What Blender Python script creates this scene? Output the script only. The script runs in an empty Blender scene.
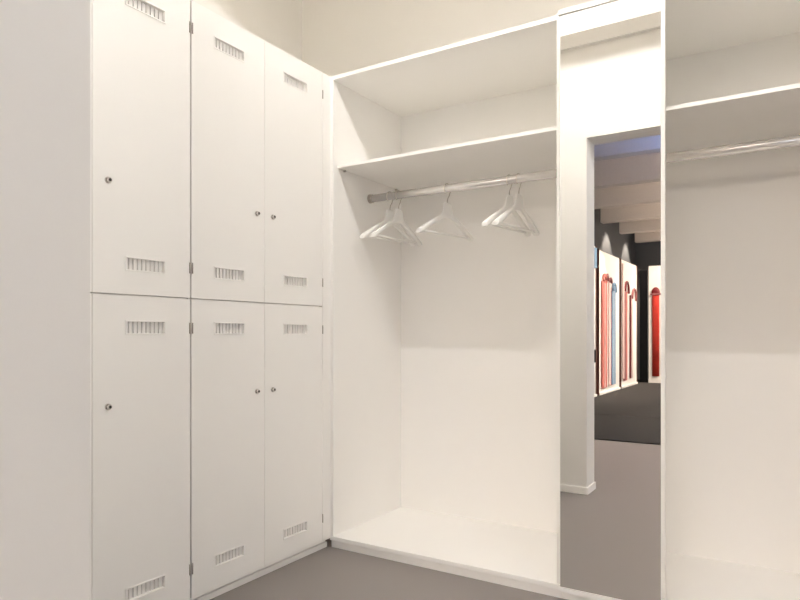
import bpy, bmesh, math
from mathutils import Vector, Matrix
sc = bpy.context.scene
COL = sc.collection

# ------------------------------------------------------------------ materials
def mat(name, rgb, rough=0.5, metal=0.0, bump=0.0, scale=60, vary=0.0, spec=0.5, coat=0.0):
    m = bpy.data.materials.new(name); m.use_nodes = True
    nt = m.node_tree; b = nt.nodes['Principled BSDF']
    b.inputs['Roughness'].default_value = rough
    b.inputs['Metallic'].default_value = metal
    b.inputs['Specular IOR Level'].default_value = spec
    b.inputs['Coat Weight'].default_value = coat
    tc = nt.nodes.new('ShaderNodeTexCoord')
    nz = nt.nodes.new('ShaderNodeTexNoise'); nz.inputs['Scale'].default_value = scale; nz.inputs['Detail'].default_value = 4
    nt.links.new(tc.outputs['Object'], nz.inputs['Vector'])
    mx = nt.nodes.new('ShaderNodeMix'); mx.data_type = 'RGBA'
    mx.inputs[6].default_value = tuple(c * (1 - vary) for c in rgb) + (1,)
    mx.inputs[7].default_value = tuple(min(1, c * (1 + vary)) for c in rgb) + (1,)
    nt.links.new(nz.outputs['Fac'], mx.inputs[0])
    nt.links.new(mx.outputs[2], b.inputs['Base Color'])
    if bump:
        bp = nt.nodes.new('ShaderNodeBump'); bp.inputs['Strength'].default_value = bump; bp.inputs['Distance'].default_value = 0.002
        nt.links.new(nz.outputs['Fac'], bp.inputs['Height']); nt.links.new(bp.outputs['Normal'], b.inputs['Normal'])
    return m

def emit(name, rgb, s):
    m = bpy.data.materials.new(name); m.use_nodes = True
    b = m.node_tree.nodes['Principled BSDF']
    b.inputs['Base Color'].default_value = (0.8, 0.8, 0.8, 1)
    b.inputs['Emission Color'].default_value = rgb + (1,)
    b.inputs['Emission Strength'].default_value = s
    return m

M = {
    'laminate': mat('white_laminate', (0.915, 0.90, 0.87), 0.42, vary=0.008, scale=8, spec=0.4),
    'wall': mat('white_wall_paint', (0.87, 0.85, 0.81), 0.8, bump=0.05, scale=220, vary=0.01),
    'wallw': mat('white_partition_paint', (0.80, 0.785, 0.75), 0.8, bump=0.04, scale=220, vary=0.01),
    'ceil': mat('ceiling_paint', (0.88, 0.86, 0.82), 0.9, bump=0.04, scale=200, vary=0.01),
    'floor': mat('grey_linoleum', (0.25, 0.226, 0.214), 0.42, bump=0.03, scale=300, vary=0.04, spec=0.35),
    'carpet': mat('charcoal_carpet', (0.036, 0.034, 0.032), 0.95, bump=0.8, scale=160, vary=0.5, spec=0.2),
    'dark': mat('charcoal_wall_paint', (0.14, 0.145, 0.152), 0.8, bump=0.05, scale=150, vary=0.04),
    'concrete': mat('pale_concrete', (0.76, 0.70, 0.64), 0.85, bump=0.1, scale=40, vary=0.05),
    'chrome': mat('chrome', (0.72, 0.70, 0.68), 0.16, 1.0),
    'rail': mat('satin_aluminium', (0.93, 0.91, 0.89), 0.24, 0.6),
    'steel': mat('dark_steel', (0.50, 0.46, 0.42), 0.4, 1.0),
    'keyhole': mat('keyhole_dark', (0.02, 0.02, 0.02), 0.5),
    'void': mat('vent_backing', (0.5, 0.48, 0.47), 0.8),
    'fin': mat('vent_fins', (0.84, 0.82, 0.80), 0.5),
    'hanger': mat('white_lacquer', (0.86, 0.85, 0.82), 0.3, vary=0.01, coat=0.2),
    'mirror': mat('mirror_silver', (0.93, 0.925, 0.915), 0.0, 1.0),
    'board': mat('white_display_board', (0.80, 0.78, 0.74), 0.6),
    'boardedge': mat('dark_red_wood', (0.10, 0.035, 0.025), 0.55, vary=0.2, scale=20),
    'red': mat('bright_red_cloth', (0.55, 0.035, 0.02), 0.55, vary=0.15, scale=12),
    'darkred': mat('dark_red_cloth', (0.14, 0.005, 0.008), 0.5, vary=0.1),
    'pink': mat('faded_red_cloth', (0.50, 0.15, 0.125), 0.6, vary=0.2, scale=14),
    'pale': mat('pale_pink_cloth', (0.66, 0.50, 0.47), 0.6, vary=0.1, scale=14),
    'blue': mat('dusty_blue_cloth', (0.18, 0.30, 0.44), 0.6, vary=0.25, scale=14),
    'maroon': mat('maroon_cloth', (0.24, 0.075, 0.075), 0.6, vary=0.25, scale=14),
    'black': mat('matt_black', (0.010, 0.010, 0.011), 0.9, spec=0.1),
    'housing': mat('lamp_housing', (0.78, 0.77, 0.75), 0.5),
    'led': emit('warm_led', (1.0, 0.972, 0.945), 256.0),
    'panel': emit('added_warm_fill', (1.0, 0.89, 0.79), 32.0),  # glow of the added gallery pendants
    'up_fill': emit('added_up_fill', (1.0, 0.92, 0.83), 6.3),  # extra upward glow added for soft ambient light
    'window_glow': emit('added_window_glow', (0.75, 0.85, 1.0), 1.5),  # glow of the added gallery window
    'cool_fill': emit('added_cool_fill', (0.27, 0.42, 1.0), 17.0),  # blue glow added to tint the beam nearest the doorway
}

# ------------------------------------------------------------------ helpers
def box(bm, x0, x1, y0, y1, z0, z1, bev=0.0):
    r = bmesh.ops.create_cube(bm, size=1.0)
    vs = r['verts']
    for v in vs:
        v.co = Vector(((x0 + x1) / 2 + v.co.x * (x1 - x0), (y0 + y1) / 2 + v.co.y * (y1 - y0), (z0 + z1) / 2 + v.co.z * (z1 - z0)))
    if bev:
        es = list({e for v in vs for e in v.link_edges})
        bmesh.ops.bevel(bm, geom=es, offset=bev, segments=2, affect='EDGES', profile=0.5)

def tube(bm, pts, r, n=12, closed=False):
    """sweep a circle of radius r (number or list) along pts"""
    pts = [Vector(p) for p in pts]; rings = []
    N = len(pts); prev = None
    for i, p in enumerate(pts):
        a = pts[(i - 1) % N] if (closed or i > 0) else p
        b = pts[(i + 1) % N] if (closed or i < N - 1) else p
        t = (b - a).normalized()
        if prev is None:
            up = Vector((0, 0, 1)) if abs(t.z) < 0.9 else Vector((1, 0, 0))
            nrm = (up - t * up.dot(t)).normalized()
        else:
            nrm = (prev - t * prev.dot(t)).normalized()
        prev = nrm; bn = t.cross(nrm)
        rr = r[i] if isinstance(r, (list, tuple)) else r
        ra, rb = rr if isinstance(rr, (list, tuple)) else (rr, rr)
        rings.append([bm.verts.new(p + nrm * ra * math.cos(2 * math.pi * k / n) + bn * rb * math.sin(2 * math.pi * k / n)) for k in range(n)])
    for i in range(N if closed else N - 1):
        A, B = rings[i], rings[(i + 1) % N]
        for k in range(n):
            bm.faces.new((A[k], A[(k + 1) % n], B[(k + 1) % n], B[k])).smooth = True
    if not closed:
        bm.faces.new(rings[0][::-1]); bm.faces.new(rings[-1])

def world(o):
    v = Vector((0, 0, 0))
    while o:
        v += o.location; o = o.parent
    return v

def obj(name, bm, m, parent=None, loc=None, label=None):
    """one mesh object; bm is in world coordinates and is moved to the object's own origin"""
    bmesh.ops.recalc_face_normals(bm, faces=bm.faces)
    base = world(parent) if parent else Vector((0, 0, 0))
    org = Vector(loc) if loc else base.copy()
    bmesh.ops.translate(bm, verts=bm.verts, vec=-org)
    me = bpy.data.meshes.new(name); bm.to_mesh(me); bm.free()
    o = bpy.data.objects.new(name, me); me.materials.append(M[m] if isinstance(m, str) else m)
    COL.objects.link(o); o.parent = parent; o.location = org - base if parent else org
    if label: o['label'] = label
    return o

def bobj(name, m, parent, *b, bev=0.0, label=None):
    bm = bmesh.new(); box(bm, *b, bev=bev); return obj(name, bm, m, parent, label=label)

def thing(name, label, cat, loc, group=None):
    o = bpy.data.objects.new(name, None); COL.objects.link(o); o.location = loc
    o.empty_display_size = 0.1
    o['label'] = label; o['category'] = cat
    if group: o['group'] = group
    return o

def tag(o, label, cat, group=None):
    o['label'] = label; o['category'] = cat
    if group: o['group'] = group
    return o

def struct(name, m, *boxes, label=None, cat=None):
    bm = bmesh.new()
    for b in boxes: box(bm, *b)
    o = obj(name, bm, m); o['kind'] = 'structure'
    if label: o['label'] = label
    if cat: o['category'] = cat
    return o

# ------------------------------------------------------------------ dimensions (metres)
# x = 0 : locker fronts (facing +x);  y = 0 : wardrobe fronts (facing -y);  z = 0 : floor
XW, YB, XR = -0.78, 0.69, 4.3          # room walls
CE = 3.50                               # ceiling
PN, PF = -1.793, -1.985                 # doorway wall, near and far face
DX0, DX1, DZ = 0.803, 3.9, 2.402        # doorway opening
GL, GR, GF, GC = -1.25, 5.2, -13.3, 3.78  # gallery left wall, right wall, far wall, ceiling

# ------------------------------------------------------------------ the setting
struct('floor', 'floor', (XW - .5, GR, -4.098, YB, -0.1, 0.0), label='smooth grey-brown linoleum floor', cat='floor')
struct('carpet', 'carpet', (GL, GR, -6.115, -4.098, -0.1, 0.012), (GL, GR, GF, -6.14, -0.1, 0.012), label='charcoal carpet in the far room seen in the mirror', cat='carpet')
struct('wall_left', 'wall', (XW - .1, XW, PN, YB + .1, 0, CE), label='plain off-white wall behind the lockers', cat='wall')
struct('wall_back', 'wall', (XW, XR, YB, YB + .1, 0, CE), label='plain off-white wall above and behind the wardrobes', cat='wall')
struct('wall_right', 'wall', (XR, XR + .1, PN, YB + .1, 0, CE), label='off-white wall at the right end', cat='wall')
struct('wall_doorway', 'wallw', (GL, DX0, PF, PN, 0, GC), (DX1, GR, PF, PN, 0, GC), (DX0, DX1, PF, PN, DZ, GC), label='white wall with a wide doorway, seen in the mirror', cat='wall')
struct('trim_1', 'wallw', (XW, XR, PN, PN + .035, 3.02, CE), label='shallow white boarding along the top of the doorway wall', cat='trim')
struct('ceiling', 'ceil', (XW - .1, XR + .1, PN, YB + .1, CE, CE + .1), label='off-white ceiling', cat='ceiling')
bm = bmesh.new()
box(bm, XW, DX0 + .012, PN, PN + .013, 0, .05, bev=.003)
box(bm, DX0, DX0 + .012, PF, PN, 0, .05, bev=.003)
o = obj('baseboard_doorway', bm, 'laminate'); o['kind'] = 'structure'; o['label'] = 'low white baseboard round the doorway wall end, seen in the mirror'; o['category'] = 'baseboard'
# gallery beyond the doorway (behind the camera, seen in the mirror)
struct('wall_gallery_left', 'dark', (GL - .1, GL, GF, PF, 0, GC), label='charcoal side wall of the far room', cat='wall')
struct('wall_gallery_far', 'dark', (GL - .1, GR + .1, GF - .1, GF, 0, GC), label='charcoal end wall of the far room', cat='wall')
WY0, WY1, WZ0, WZ1 = -5.0, -2.5, 0.9, 3.2
struct('wall_gallery_right', 'dark', (GR, GR + .1, GF, WY0, 0, GC), (GR, GR + .1, WY1, PF, 0, GC), (GR, GR + .1, WY0, WY1, 0, WZ0), (GR, GR + .1, WY0, WY1, WZ1, GC), label='charcoal wall on the right of the far room, with an added window', cat='wall')
struct('ceiling_gallery', 'concrete', (GL - .1, GR + .1, GF, PF, GC, GC + .1), label='concrete ceiling over the beams of the far room', cat='ceiling')
wn = struct('added_window', 'window_glow', (GR + .05, GR + .06, WY0, WY1, WZ0, WZ1), label='unseen window added as daylight fill in the far room', cat='window')  # out of view; added to send bluish daylight in as fill
bm = bmesh.new()
for b in ((WY0, WY0 + .06, WZ0, WZ1), (WY1 - .06, WY1, WZ0, WZ1), (WY0, WY1, WZ0, WZ0 + .06), (WY0, WY1, WZ1 - .06, WZ1), (-3.78, -3.72, WZ0, WZ1)):
    box(bm, GR + .02, GR + .05, *b)
obj('added_window_frame', bm, 'housing', wn)
for k in range(6):
    yf = -(5.30 + 1.495 * k)
    bm = bmesh.new(); box(bm, -1.13, GR, yf - .05, yf + .13, 3.19, GC, bev=.012)
    o = obj('ceiling_beam', bm, 'concrete', loc=(-1.13, yf, 3.19)); o['kind'] = 'structure'
    o['category'] = 'beam'; o['group'] = 'ceiling beams of the far room'
    o['label'] = 'pale concrete ceiling beam in the mirror, ' + ['nearest the doorway and highest in the picture', 'second below the doorway head', 'third below the doorway head', 'fourth below the doorway head', 'last but one before the dark end wall', 'lowest, right before the dark end wall'][k]

# ------------------------------------------------------------------ lockers
Z0, ZM, ZT = 0.045, 1.2165, 2.381
def slab_with_holes(bm, x0, x1, y0, y1, z0, z1, holes):
    ys = sorted({y0, y1, *[h[0] for h in holes], *[h[1] for h in holes]})
    zs = sorted({z0, z1, *[h[2] for h in holes], *[h[3] for h in holes]})
    ny, nz = len(ys) - 1, len(zs) - 1
    def solid(i, j):
        if i < 0 or j < 0 or i >= ny or j >= nz: return False
        cy, cz = (ys[i] + ys[i + 1]) / 2, (zs[j] + zs[j + 1]) / 2
        return not any(h[0] < cy < h[1] and h[2] < cz < h[3] for h in holes)
    V = {}
    def v(x, i, j):
        k = (x, i, j)
        if k not in V: V[k] = bm.verts.new((x, ys[i], zs[j]))
        return V[k]
    for i in range(ny):
        for j in range(nz):
            if not solid(i, j): continue
            for x in (x0, x1):
                bm.faces.new([v(x, i, j), v(x, i + 1, j), v(x, i + 1, j + 1), v(x, i, j + 1)])
            for (a, b, di, dj) in (((i, j), (i + 1, j), 0, -1), ((i, j + 1), (i + 1, j + 1), 0, 1), ((i, j), (i, j + 1), -1, 0), ((i + 1, j), (i + 1, j + 1), 1, 0)):
                if not solid(i + di, j + dj):
                    bm.faces.new([v(x0, *a), v(x1, *a), v(x1, *b), v(x0, *b)])

VW, VH = 0.160, 0.042
def vent(door, yc, zc):
    bm = bmesh.new()
    y0, y1, z0, z1 = yc - VW / 2, yc + VW / 2, zc - VH / 2, zc + VH / 2
    t = 0.0045   # rim round the opening
    for b in ((y0 - t, y1 + t, z1 - .0005, z1 + t), (y0 - t, y1 + t, z0 - t, z0 + .0005), (y0 - t, y0 + .0005, z0, z1), (y1 - .0005, y1 + t, z0, z1)):
        box(bm, -.0005, .0022, *b, bev=.0006)
    g = obj('vent_grille', bm, 'laminate', door)
    bm = bmesh.new()
    n = 9
    for k in range(n):
        y = y0 + VW * (k + .5) / n
        box(bm, -.0165, -.0115, y - .0066, y + .0066, z0, z1 + .001)
    obj('vent_fins', bm, 'fin', door)
    bobj('vent_backing', 'void', door, -.0195, -.0165, y0 - .004, y1 + .004, z0 - .004, z1 + .004)

def locker_unit(y0, y1, label, doors):
    r = thing('locker_unit', label, 'locker', (0, (y0 + y1) / 2, 0), 'lockers along the left wall')
    xb = -.745; fx = -.0215
    bm = bmesh.new(); t = .018
    box(bm, xb, fx, y0, y0 + t, Z0, ZT); box(bm, xb, fx, y1 - t, y1, Z0, ZT)
    ym = (y0 + y1) / 2
    box(bm, xb, fx, ym - t / 2, ym + t / 2, Z0 + t, ZT - t)
    for z in (Z0, ZM - t / 2, ZT - t): box(bm, xb, fx, y0 + t, y1 - t, z, z + t)
    box(bm, xb, xb + .008, y0 + t, y1 - t, Z0 + t, ZT - t)
    obj('carcass', bm, 'laminate', r)
    bm = bmesh.new(); ye = y1 + (.063 if y1 > -.1 else 0)
    box(bm, xb, -.030, y0, ye, .026, Z0 - .003); box(bm, xb, -.020, y0, ye, 0, .026, bev=.001)
    obj('plinth', bm, 'laminate', r)
    for (lock_y, hinge_y, a, b, z0, z1, vz, lz, hz) in doors:
        yc = (a + b) / 2 + .004 * (1 if lock_y < hinge_y else -1)
        bm = bmesh.new()
        hs = [(yc - VW / 2, yc + VW / 2, z - VH / 2, z + VH / 2) for z in vz]
        slab_with_holes(bm, -.019, 0, a, b, z0, z1, hs)
        d = obj('door', bm, 'laminate', r)
        for z in vz: vent(d, yc, z)
        bm = bmesh.new()
        tube(bm, [(-.001, lock_y, lz), (.004, lock_y, lz)], .0115, 20)
        tube(bm, [(.004, lock_y, lz), (.012, lock_y, lz), (.014, lock_y, lz)], [.0088, .0088, .0075], 20)
        obj('lock', bm, 'chrome', d)
        bm = bmesh.new(); tube(bm, [(.0138, lock_y, lz), (.0146, lock_y, lz)], .0052, 14)
        box(bm, .012, .0149, lock_y - .0012, lock_y + .0012, lz - .0052, lz + .0052)
        obj('keyhole', bm, 'keyhole', d)
        for z in hz:
            bm = bmesh.new()
            tube(bm, [(.0025, hinge_y, z - .021), (.0025, hinge_y, z + .021)], .0029, 12)
            for q in (-.008, .009): tube(bm, [(.0025, hinge_y, z + q), (.0025, hinge_y, z + q + .0015)], .0034, 12)
            obj('hinge', bm, 'steel', d)
    return r

UP, LO = (ZM + .0022, ZT), (Z0 + .002, ZM - .0022)
VU, VL = (1.3275, 2.262), (0.156, 1.102)
def col(lock_y, hinge_y, a, b):
    return [(lock_y, hinge_y, a, b, *UP, VU, 1.605, (1.335, 2.271)), (lock_y, hinge_y, a, b, *LO, VL, 0.829, (0.163, 1.101))]
ua, um, ub = -1.690, -1.283, -.8770
locker_unit(ua, ub, 'white two-tier locker block nearest the viewer, its doors cut off by the left picture edge', col(-1.226, ub - .0034, um + .001, ub - .0005) + col(-1.343, ua + .002, ua + .001, um - .001))
wa, wm, wb = -.8710, -.469, -.0655
r2 = locker_unit(wa, wb, 'white two-tier locker block of four doors between the nearer lockers and the open wardrobe', col(-.518, wa + .0034, wa + .0005, wm - .001) + col(-.419, wb + .001, wm + .001, wb))
bm = bmesh.new(); box(bm, -.022, -.0003, -.0625, .012, Z0 + .002, ZT, bev=.001)
obj('filler_strip', bm, 'laminate', r2)

# ------------------------------------------------------------------ wardrobes
T = .0185
def wardrobe(x0, x1, label, rail_x0=None):
    r = thing('wardrobe', label, 'wardrobe', ((x0 + x1) / 2, 0, 0), 'open wardrobes along the back wall')
    yb = .665
    bobj('side_panel', 'laminate', r, x0, x0 + T, 0, yb, .0585, ZT - T, bev=.0008)
    bobj('side_panel', 'laminate', r, x1 - T, x1, 0, yb, .0585, ZT - T, bev=.0008)
    bobj('top_panel', 'laminate', r, x0, x1, 0, yb, ZT - T, ZT, bev=.0008)
    bobj('bottom_panel', 'laminate', r, x0, x1, -.004, yb, .0385, .0585, bev=.0012)
    bobj('back_panel', 'laminate', r, x0 + T, x1 - T, .648, yb, .0585, ZT - T)
    bobj('plinth', 'laminate', r, x0 + .001, x1, .008, .03, 0, .0385)
    s = bobj('shelf', 'laminate', r, x0 + T + .0006, x1 - T - .0006, .034, .647, 1.924, 1.940, bev=.0008)
    for xx, sg in ((x0 + T, 1), (x1 - T, -1)):
        for yy in (.088, .585):
            bm = bmesh.new(); tube(bm, [(xx, yy, 1.919), (xx + sg * .012, yy, 1.919)], .0050, 12)
            obj('shelf_pin', bm, 'steel', s)
    bm = bmesh.new(); tube(bm, [(x0 + T + .004, .324, 1.8195), (x1 - T - .004, .324, 1.8195)], .0203, 24)
    rl = obj('clothes_rail', bm, 'rail', r)
    for xx, sg in ((x0 + T, 1), (x1 - T, -1)):
        bm = bmesh.new()
        tube(bm, [(xx, .324, 1.8195), (xx + sg * .006, .324, 1.8195)], .0245, 24)
        tube(bm, [(xx + sg * .006, .324, 1.8195), (xx + sg * .020, .324, 1.8195)], .0228, 24)
        obj('rail_bracket', bm, 'steel', rl)
    return r
wardrobe(0.0, 1.188, 'open white wardrobe with shelf, rail and hangers between the lockers and the mirror')
wardrobe(1.189, 2.377, 'open white wardrobe with an empty rail to the right of the mirror')

# ------------------------------------------------------------------ mirror
MX0, MX1, MY = 1.1885, 1.5865, -.020
r = thing('mirror', 'tall narrow wall mirror in a white panel between the two open wardrobes', 'mirror', ((MX0 + MX1) / 2, MY, 0))
bobj('backing_board', 'laminate', r, MX0, MX1, -.010, -.0045, .058, 2.3642)
bobj('fascia', 'laminate', r, MX0, MX1, MY, -.010, 2.281, 2.3642, bev=.0008, label='white board above the mirror glass')
bobj('stile', 'laminate', r, 1.5725, MX1, MY - .001, -.010, .058, 2.281, bev=.0008, label='white upright edging on the right of the glass')
bobj('stile', 'laminate', r, MX0, 1.1905, MY - .001, -.010, .058, 2.281, label='thin white edging on the left of the glass')
bobj('mirror_glass', 'mirror', r, 1.1905, 1.5725, MY, -.010, .058, 2.281)
bobj('top_strip', 'laminate', r, MX0 - .006, MX1, MY - .004, -.001, 2.3665, 2.389, bev=.002)
bobj('bottom_rail', 'laminate', r, MX0, MX1, MY, -.0045, .036, .057, bev=.001)

# ------------------------------------------------------------------ coat hangers
TOPS = [(0, -.072), (.12, -.073), (.15, -.082), (.175, -.110), (.20, -.128), (.26, -.140), (.36, -.150), (.6, -.176), (.9, -.213), (.97, -.222), (1, -.230)]
BOTS = [(0, -.150), (.14, -.155), (.36, -.174), (.6, -.203), (.9, -.243), (.97, -.249), (1, -.246)]
def lerp(T_, a):
    for (x0, y0), (x1, y1) in zip(T_, T_[1:]):
        if a <= x1: return y0 + (y1 - y0) * (a - x0) / (x1 - x0)
    return T_[-1][1]
def hanger(label):
    r = thing('coat_hanger', label, 'coat hanger', (0, 0, 0), 'white coat hangers on the wardrobe rail')
    # local frame: hanger in the local y-z plane, hook resting on the rail (rail axis at local z = 0)
    bm = bmesh.new()
    # contoured shoulders: profile outline in y-z, thickness in x growing towards the ends
    n = 40; top = []; bot = []; th = []; cx = []
    for i in range(2 * n + 1):
        s = (i - n) / n; a = abs(s)
        y = s * .202
        zt = lerp(TOPS, a); h = zt - lerp(BOTS, a)
        top.append((y, zt)); bot.append((y, zt - h)); th.append(.0055 + .0105 * max(0, (a - .25) / .75) ** .8); cx.append(-.010 * a * a)
    rings = []
    for (ty, tz), (by, bz), t, c in zip(top, bot, th, cx):
        m_ = (tz + bz) / 2; hh = (tz - bz) / 2
        ring = []
        for k in range(12):
            an = 2 * math.pi * k / 12
            cc, ss = math.cos(an), math.sin(an)
            ring.append(bm.verts.new((c + t * math.copysign(abs(cc) ** .6, cc), ty, m_ + hh * math.copysign(abs(ss) ** .6, ss))))
        rings.append(ring)
    for A, B in zip(rings, rings[1:]):
        for k in range(12): bm.faces.new((A[k], A[(k + 1) % 12], B[(k + 1) % 12], B[k])).smooth = True
    bm.faces.new(rings[0]); bm.faces.new(rings[-1])
    obj('shoulder_piece', bm, 'hanger', r)
    bm = bmesh.new()
    tube(bm, [(-.007, -.177, -.232), (-.002, -.09, -.234), (0, 0, -.235), (-.002, .09, -.234), (-.007, .177, -.232)], .0055, 12)
    obj('trouser_bar', bm, 'hanger', r)
    bm = bmesh.new()
    R = .0268; c = -.0032
    pts = [(0, 0, -.09), (0, 0, -.062), (0, .004, -.050), (0, .014, -.036)]
    for k in range(15):
        a = math.radians(-48 + k * 19.5)
        pts.append((0, R * math.cos(a), c + R * math.sin(a)))
    pts.append((0, pts[-1][1] + .003, pts[-1][2] - .006))
    tube(bm, pts, .0023, 8)
    obj('hook', bm, 'steel', r, label='thin metal wire hook')
    return r
H0 = hanger('single white coat hanger hanging in the middle of the rail')
spots = [(0.497, 14, 'single white coat hanger alone on the middle of the rail'),
         (0.150, 10, 'white coat hanger at the far left of the rail, closest to the lockers'),
         (0.205, 6, 'second white coat hanger from the left, its shoulders overlapping the first'),
         (0.832, 9, 'white coat hanger at the right of the rail, the left one of that pair'),
         (0.880, 7, 'white coat hanger at the right of the rail, the one nearest the mirror')]
for i, (x, a, lab) in enumerate(spots):
    if i == 0: h = H0
    else:
        h = H0.copy(); COL.objects.link(h)
        for ch in H0.children:
            c = ch.copy(); COL.objects.link(c); c.parent = h
    h.location = (x, .324, 1.8195); h.rotation_euler = (0, 0, math.radians(-a)); h['label'] = lab

# ------------------------------------------------------------------ display boards of the gallery (in the mirror)
def display_board(y0, y1, ztop, label):
    r = thing('display_board', label, 'display board', (-.96, (y0 + y1) / 2, .012), 'display boards of the far room')
    bobj('board', 'board', r, -1.00, -.943, y0 + .012, y1 - .012, .02, ztop)
    bobj('edge_strip', 'boardedge', r, -1.03, -.93, y1 - .012, y1 + .012, .012, ztop + .012, label='dark red-brown wooden edge')
    bobj('edge_strip', 'boardedge', r, -1.03, -.93, y0 - .012, y0 + .012, .012, ztop + .012, label='dark red-brown wooden edge')
    bobj('bottom_ledge', 'board', r, -1.00, -.915, y0 + .012, y1 - .012, .012, .05)
    return r
display_board(-8.62, -7.0, 2.6, 'white display board seen as a sliver beside the doorway edge in the mirror')
display_board(-10.36, -8.80, 2.57, 'white display board with pink and blue strips, nearest whole one in the mirror')
display_board(-11.95, -10.46, 2.57, 'white display board with maroon and pale strips, second in the mirror')

def strip(bands, zb, label, x=-.9245):
    """long flat ribbons hung on a board; the top of each bends over like a walking stick"""
    ys = [b[1] for b in bands]
    r = thing('hanging_strip', label, 'strip', (x, sum(ys) / len(ys), zb), 'long strips on the display boards')
    for (m, y, hw, zt, rad, hm) in bands:
        if y is None: continue
        bm = bmesh.new(); box(bm, x - .014, x + .014, y - hw, y + hw, zb, zt - rad, bev=.008)
        bb = obj('ribbon', bm, m, r)
        if rad:
            bm = bmesh.new(); pts = []
            for k in range(11):
                a = math.pi * 1.05 * k / 10
                pts.append((x + .010, y - rad * .8 * (1 - math.cos(a)) , zt - rad + rad * math.sin(a)))
            h = min(hw * .75, rad * .42)
            tube(bm, pts, min(h * .9, .021), 10)
            obj('curved_end', bm, hm, r, label='curved end of the strip')
    return r
strip([('pink', -9.03, .07, 2.16, .13, 'pink'), ('pink', -9.22, .07, 2.17, .10, 'maroon'), ('pale', -9.145, .018, 2.0, 0, None)], .12, 'faded red double strip, leftmost on the first whole board in the mirror')
strip([('pale', -9.50, .055, 2.12, .08, 'maroon'), ('pink', -9.58, .012, 1.95, 0, None)], .13, 'narrow pale pink strip between the red and the blue strip in the mirror')
strip([('blue', -9.72, .06, 2.05, .15, 'blue'), ('blue', -9.87, .06, 2.0, 0, None), ('board', -9.795, .012, 1.9, 0, None)], .14, 'dusty blue strip with a curved top, beside the pink strips in the mirror')
strip([('maroon', -10.74, .07, 2.15, .2, 'darkred'), ('pink', -10.87, .05, 1.95, 0, None)], .15, 'maroon strip with a curved top, on the second board in the mirror')
strip([('pale', -11.40, .05, 2.05, .22, 'maroon'), ('darkred', -11.25, .02, 1.9, 0, None)], .17, 'pale strip with a dark red curved top, right on the second board in the mirror')
strip([('pale', -10.60, .06, 2.5, 0, None)], .2, 'pale pink vertical strip along the left edge of the second board in the mirror')
strip([('blue', -8.50, .09, 2.57, 0, None)], 2.22, 'short blue strip at the top of the sliver of board by the doorway edge')

r = thing('display_board', 'white display board facing the mirror with one bright red strip, before the dark end wall', 'display board', (-.4, -12.40, .012), 'display boards of the far room')
bobj('board', 'board', r, -.78, .30, -12.46, -12.40, .012, 2.60)
bobj('bottom_ledge', 'board', r, -.78, .30, -12.40, -12.37, .012, .10)
r = thing('hanging_strip', 'bright red strip with a dark red round top before the dark end wall', 'strip', (-.625, -12.39, .16), 'long strips on the display boards')
bm = bmesh.new()
tube(bm, [(-.625, -12.365, .16), (-.625, -12.365, 1.95), (-.625, -12.365, 2.02)], [(.075, .022)] * 3, 16)
bmesh.ops.scale(bm, vec=(1, 1, 1), verts=bm.verts)
for v in bm.verts:   # flat band: wide along x, thin along y
    dx, dy = v.co.x + .625, v.co.y + 12.365
    v.co.x = -.625 + (dx if abs(dx) > abs(dy) * .1 else dx) * 1.0
obj('band', bm, 'red', r)
bm = bmesh.new()
bmesh.ops.create_uvsphere(bm, u_segments=18, v_segments=10, radius=1)
for v in bm.verts: v.co = Vector((-.625 + v.co.x * .088, -12.362 + v.co.y * .026, 2.01 + v.co.z * .115))
obj('round_top', bm, 'darkred', r, label='dark red rounded top')
bm = bmesh.new(); box(bm, -.735, -.515, -12.399, -12.33, 1.955, 1.985, bev=.004)
obj('cross_peg', bm, 'maroon', r)
bm = bmesh.new(); box(bm, -.98, -.83, -12.52, -12.46, .012, 2.52, bev=.004)
tag(obj('dark_board', bm, 'black', loc=(-.9, -12.49, .012)), 'narrow black panel beside the board with the bright red strip', 'panel')
bm = bmesh.new(); box(bm, -.9425, -.925, -8.56, -8.50, .60, .82, bev=.004)
tag(obj('wall_handle', bm, 'black', loc=(-.93, -8.53, .6)), 'small black handle on the sliver of board by the doorway edge', 'handle')

# ------------------------------------------------------------------ lamps
LY, LZ = -.84, 3.245     # suspended linear luminaire over the aisle
lx0, lx1 = -.1, 3.3
r = thing('linear_ceiling_light', 'slim white linear lamp running along the ceiling before the wardrobes', 'lamp', ((lx0 + lx1) / 2, LY, CE))
bm = bmesh.new()
box(bm, lx0, lx1, LY - .1, LY + .1, LZ + .006, LZ + .05)
box(bm, lx0, lx1, LY - .1, LY - .09, LZ - .0300, LZ + .006); box(bm, lx0, lx1, LY + .09, LY + .1, LZ - .0300, LZ + .006)
obj('housing', bm, 'housing', r)
bobj('added_upper_glow', 'up_fill', r, lx0 + .02, lx1 - .02, LY - .05, LY + .05, LZ + .0505, LZ + .053)  # upward glow added to this lamp as ambient fill
for xx in (lx0 + .3, (lx0 + lx1) / 2, lx1 - .3):
    bm = bmesh.new(); tube(bm, [(xx, LY - .062, LZ + .05), (xx, LY - .062, CE)], .002, 8); obj('hanging_wire', bm, 'steel', r)
bobj('diffuser', 'led', r, lx0 + .02, lx1 - .02, LY - .003, LY + .003, LZ, LZ + .006)

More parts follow.
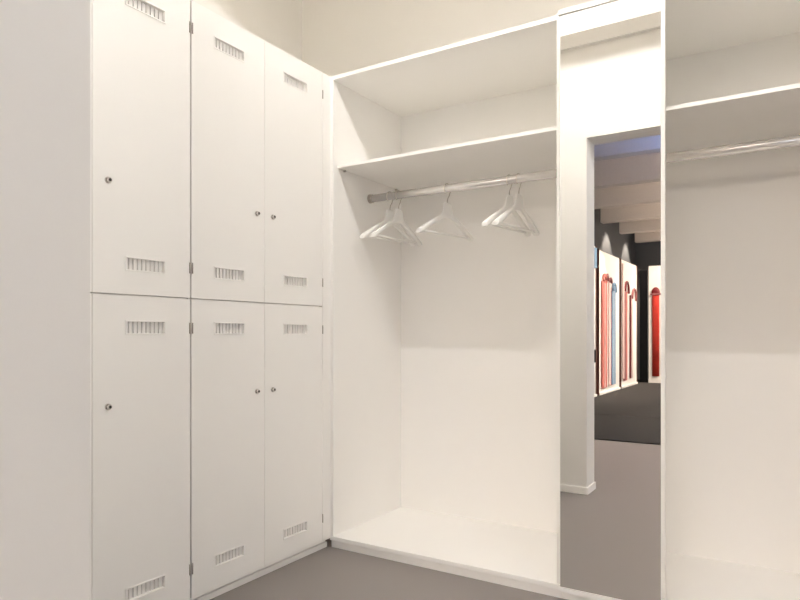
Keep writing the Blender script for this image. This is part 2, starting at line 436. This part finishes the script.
def pendant(x0, x1, y, z, label):  # out of view; added to brighten the beams and fill the rooms
    r = thing('added_pendant_fill', label, 'lamp', ((x0 + x1) / 2, y, GC), 'unseen pendant lights added as fill in the far room')
    bm = bmesh.new(); box(bm, x0, x1, y - .15, y + .15, z, z + .05, bev=.004); obj('housing', bm, 'housing', r)
    bobj('diffuser', 'panel', r, x0 + .03, x1 - .03, y - .13, y + .13, z - .006, z + .001)
    bobj('added_upper_glow', 'cool_fill' if y > -5 else 'panel', r, x0 + .03, x1 - .03, y - .13, y + .13, z + .0495, z + .056)  # the first one glows blue, added to colour the nearest beam
    for xx in (x0 + .3, x1 - .3):
        bm = bmesh.new(); tube(bm, [(xx, y - .14, z + .05), (xx, y - .14, GC)], .003, 8); obj('hanging_wire', bm, 'steel', r)
for k in range(4):
    pendant(1.0 if k == 0 else 1.6, 2.0 if k == 0 else 4.7, -4.5 - 2.3 * k, 2.75, ['pendant light added as fill nearest the doorway', 'second pendant light added as fill, counted from the doorway,', 'third pendant light added as fill, counted from the doorway,', 'pendant light added as fill nearest the dark end wall'][k] + ' in the far room')

def spot(x, y, z, tx, ty, tz, w, ang, col=(1, .86, .72), label='', blend=.35):
    r = thing('spotlight', label, 'lamp', (x, y, z), 'spotlights of the far room')
    d = (Vector((tx, ty, tz)) - Vector((x, y, z))).normalized()
    bm = bmesh.new()
    p = Vector((x, y, z))
    tube(bm, [p - d * .16, p - d * .02], .045, 16)
    obj('can', bm, 'black', r)
    bm = bmesh.new(); tube(bm, [tuple(p - d * .13), (x - d.x * .13, y - d.y * .13, GC)], .008, 8)
    obj('stem', bm, 'black', r)
    L = bpy.data.lights.new('bulb', 'SPOT'); L.energy = w; L.spot_size = math.radians(ang); L.spot_blend = blend
    L.color = col; L.shadow_soft_size = .04
    lo = bpy.data.objects.new('bulb', L); COL.objects.link(lo); lo.parent = r
    lo.rotation_euler = d.to_track_quat('-Z', 'Y').to_euler()
spot(.9, -8.9, 3.45, -.95, -8.3, 1.4, 170, 60, label='black spotlight aimed at the nearest display boards')
spot(.9, -10.4, 3.45, -.95, -9.7, 1.4, 170, 60, label='black spotlight aimed at the board with pink and blue strips')
spot(.9, -11.9, 3.45, -.95, -11.2, 1.4, 170, 60, label='black spotlight aimed at the board with maroon strips')
spot(.6, -10.9, 3.12, -.5, -12.4, 1.4, 170, 62, label='black spotlight aimed at the board with the bright red strip')
spot(-.89, -10.62, 3.58, -.9, -10.62, 2.0, 120, 78, label='black downlight close to the dark side wall above the boards')
spot(-.89, -12.3, 3.58, -.9, -12.3, 2.0, 120, 78, label='black downlight close to the dark side wall near its far corner')
spot(1.6, -6.1, 3.45, 1.0, -7.2, 0, 60, 80, label='black spotlight aimed down at the carpet')

# ------------------------------------------------------------------ world, camera, view
w = bpy.data.worlds.new('World'); sc.world = w; w.use_nodes = True
w.node_tree.nodes['Background'].inputs[0].default_value = (.8, .85, 1, 1)
w.node_tree.nodes['Background'].inputs[1].default_value = .3
cd = bpy.data.cameras.new('camera'); cam = bpy.data.objects.new('camera', cd); COL.objects.link(cam)
cam.location = (2.0, -2.543, 1.076)
cam.rotation_euler = (math.radians(90), 0, math.radians(31.935))
cd.sensor_fit = 'HORIZONTAL'; cd.sensor_width = 36; cd.lens = 635.44 / 800 * 36
cd.shift_y = (334.7 - 300) / 800
cd.clip_start = .02
sc.camera = cam
sc.view_settings.view_transform = 'Standard'; sc.view_settings.look = 'None'
sc.view_settings.gamma = 1; sc.view_settings.use_curve_mapping = False
sc.view_settings.exposure = 0.59
sc.cycles.max_bounces = 14; sc.cycles.diffuse_bounces = 10; sc.cycles.glossy_bounces = 6
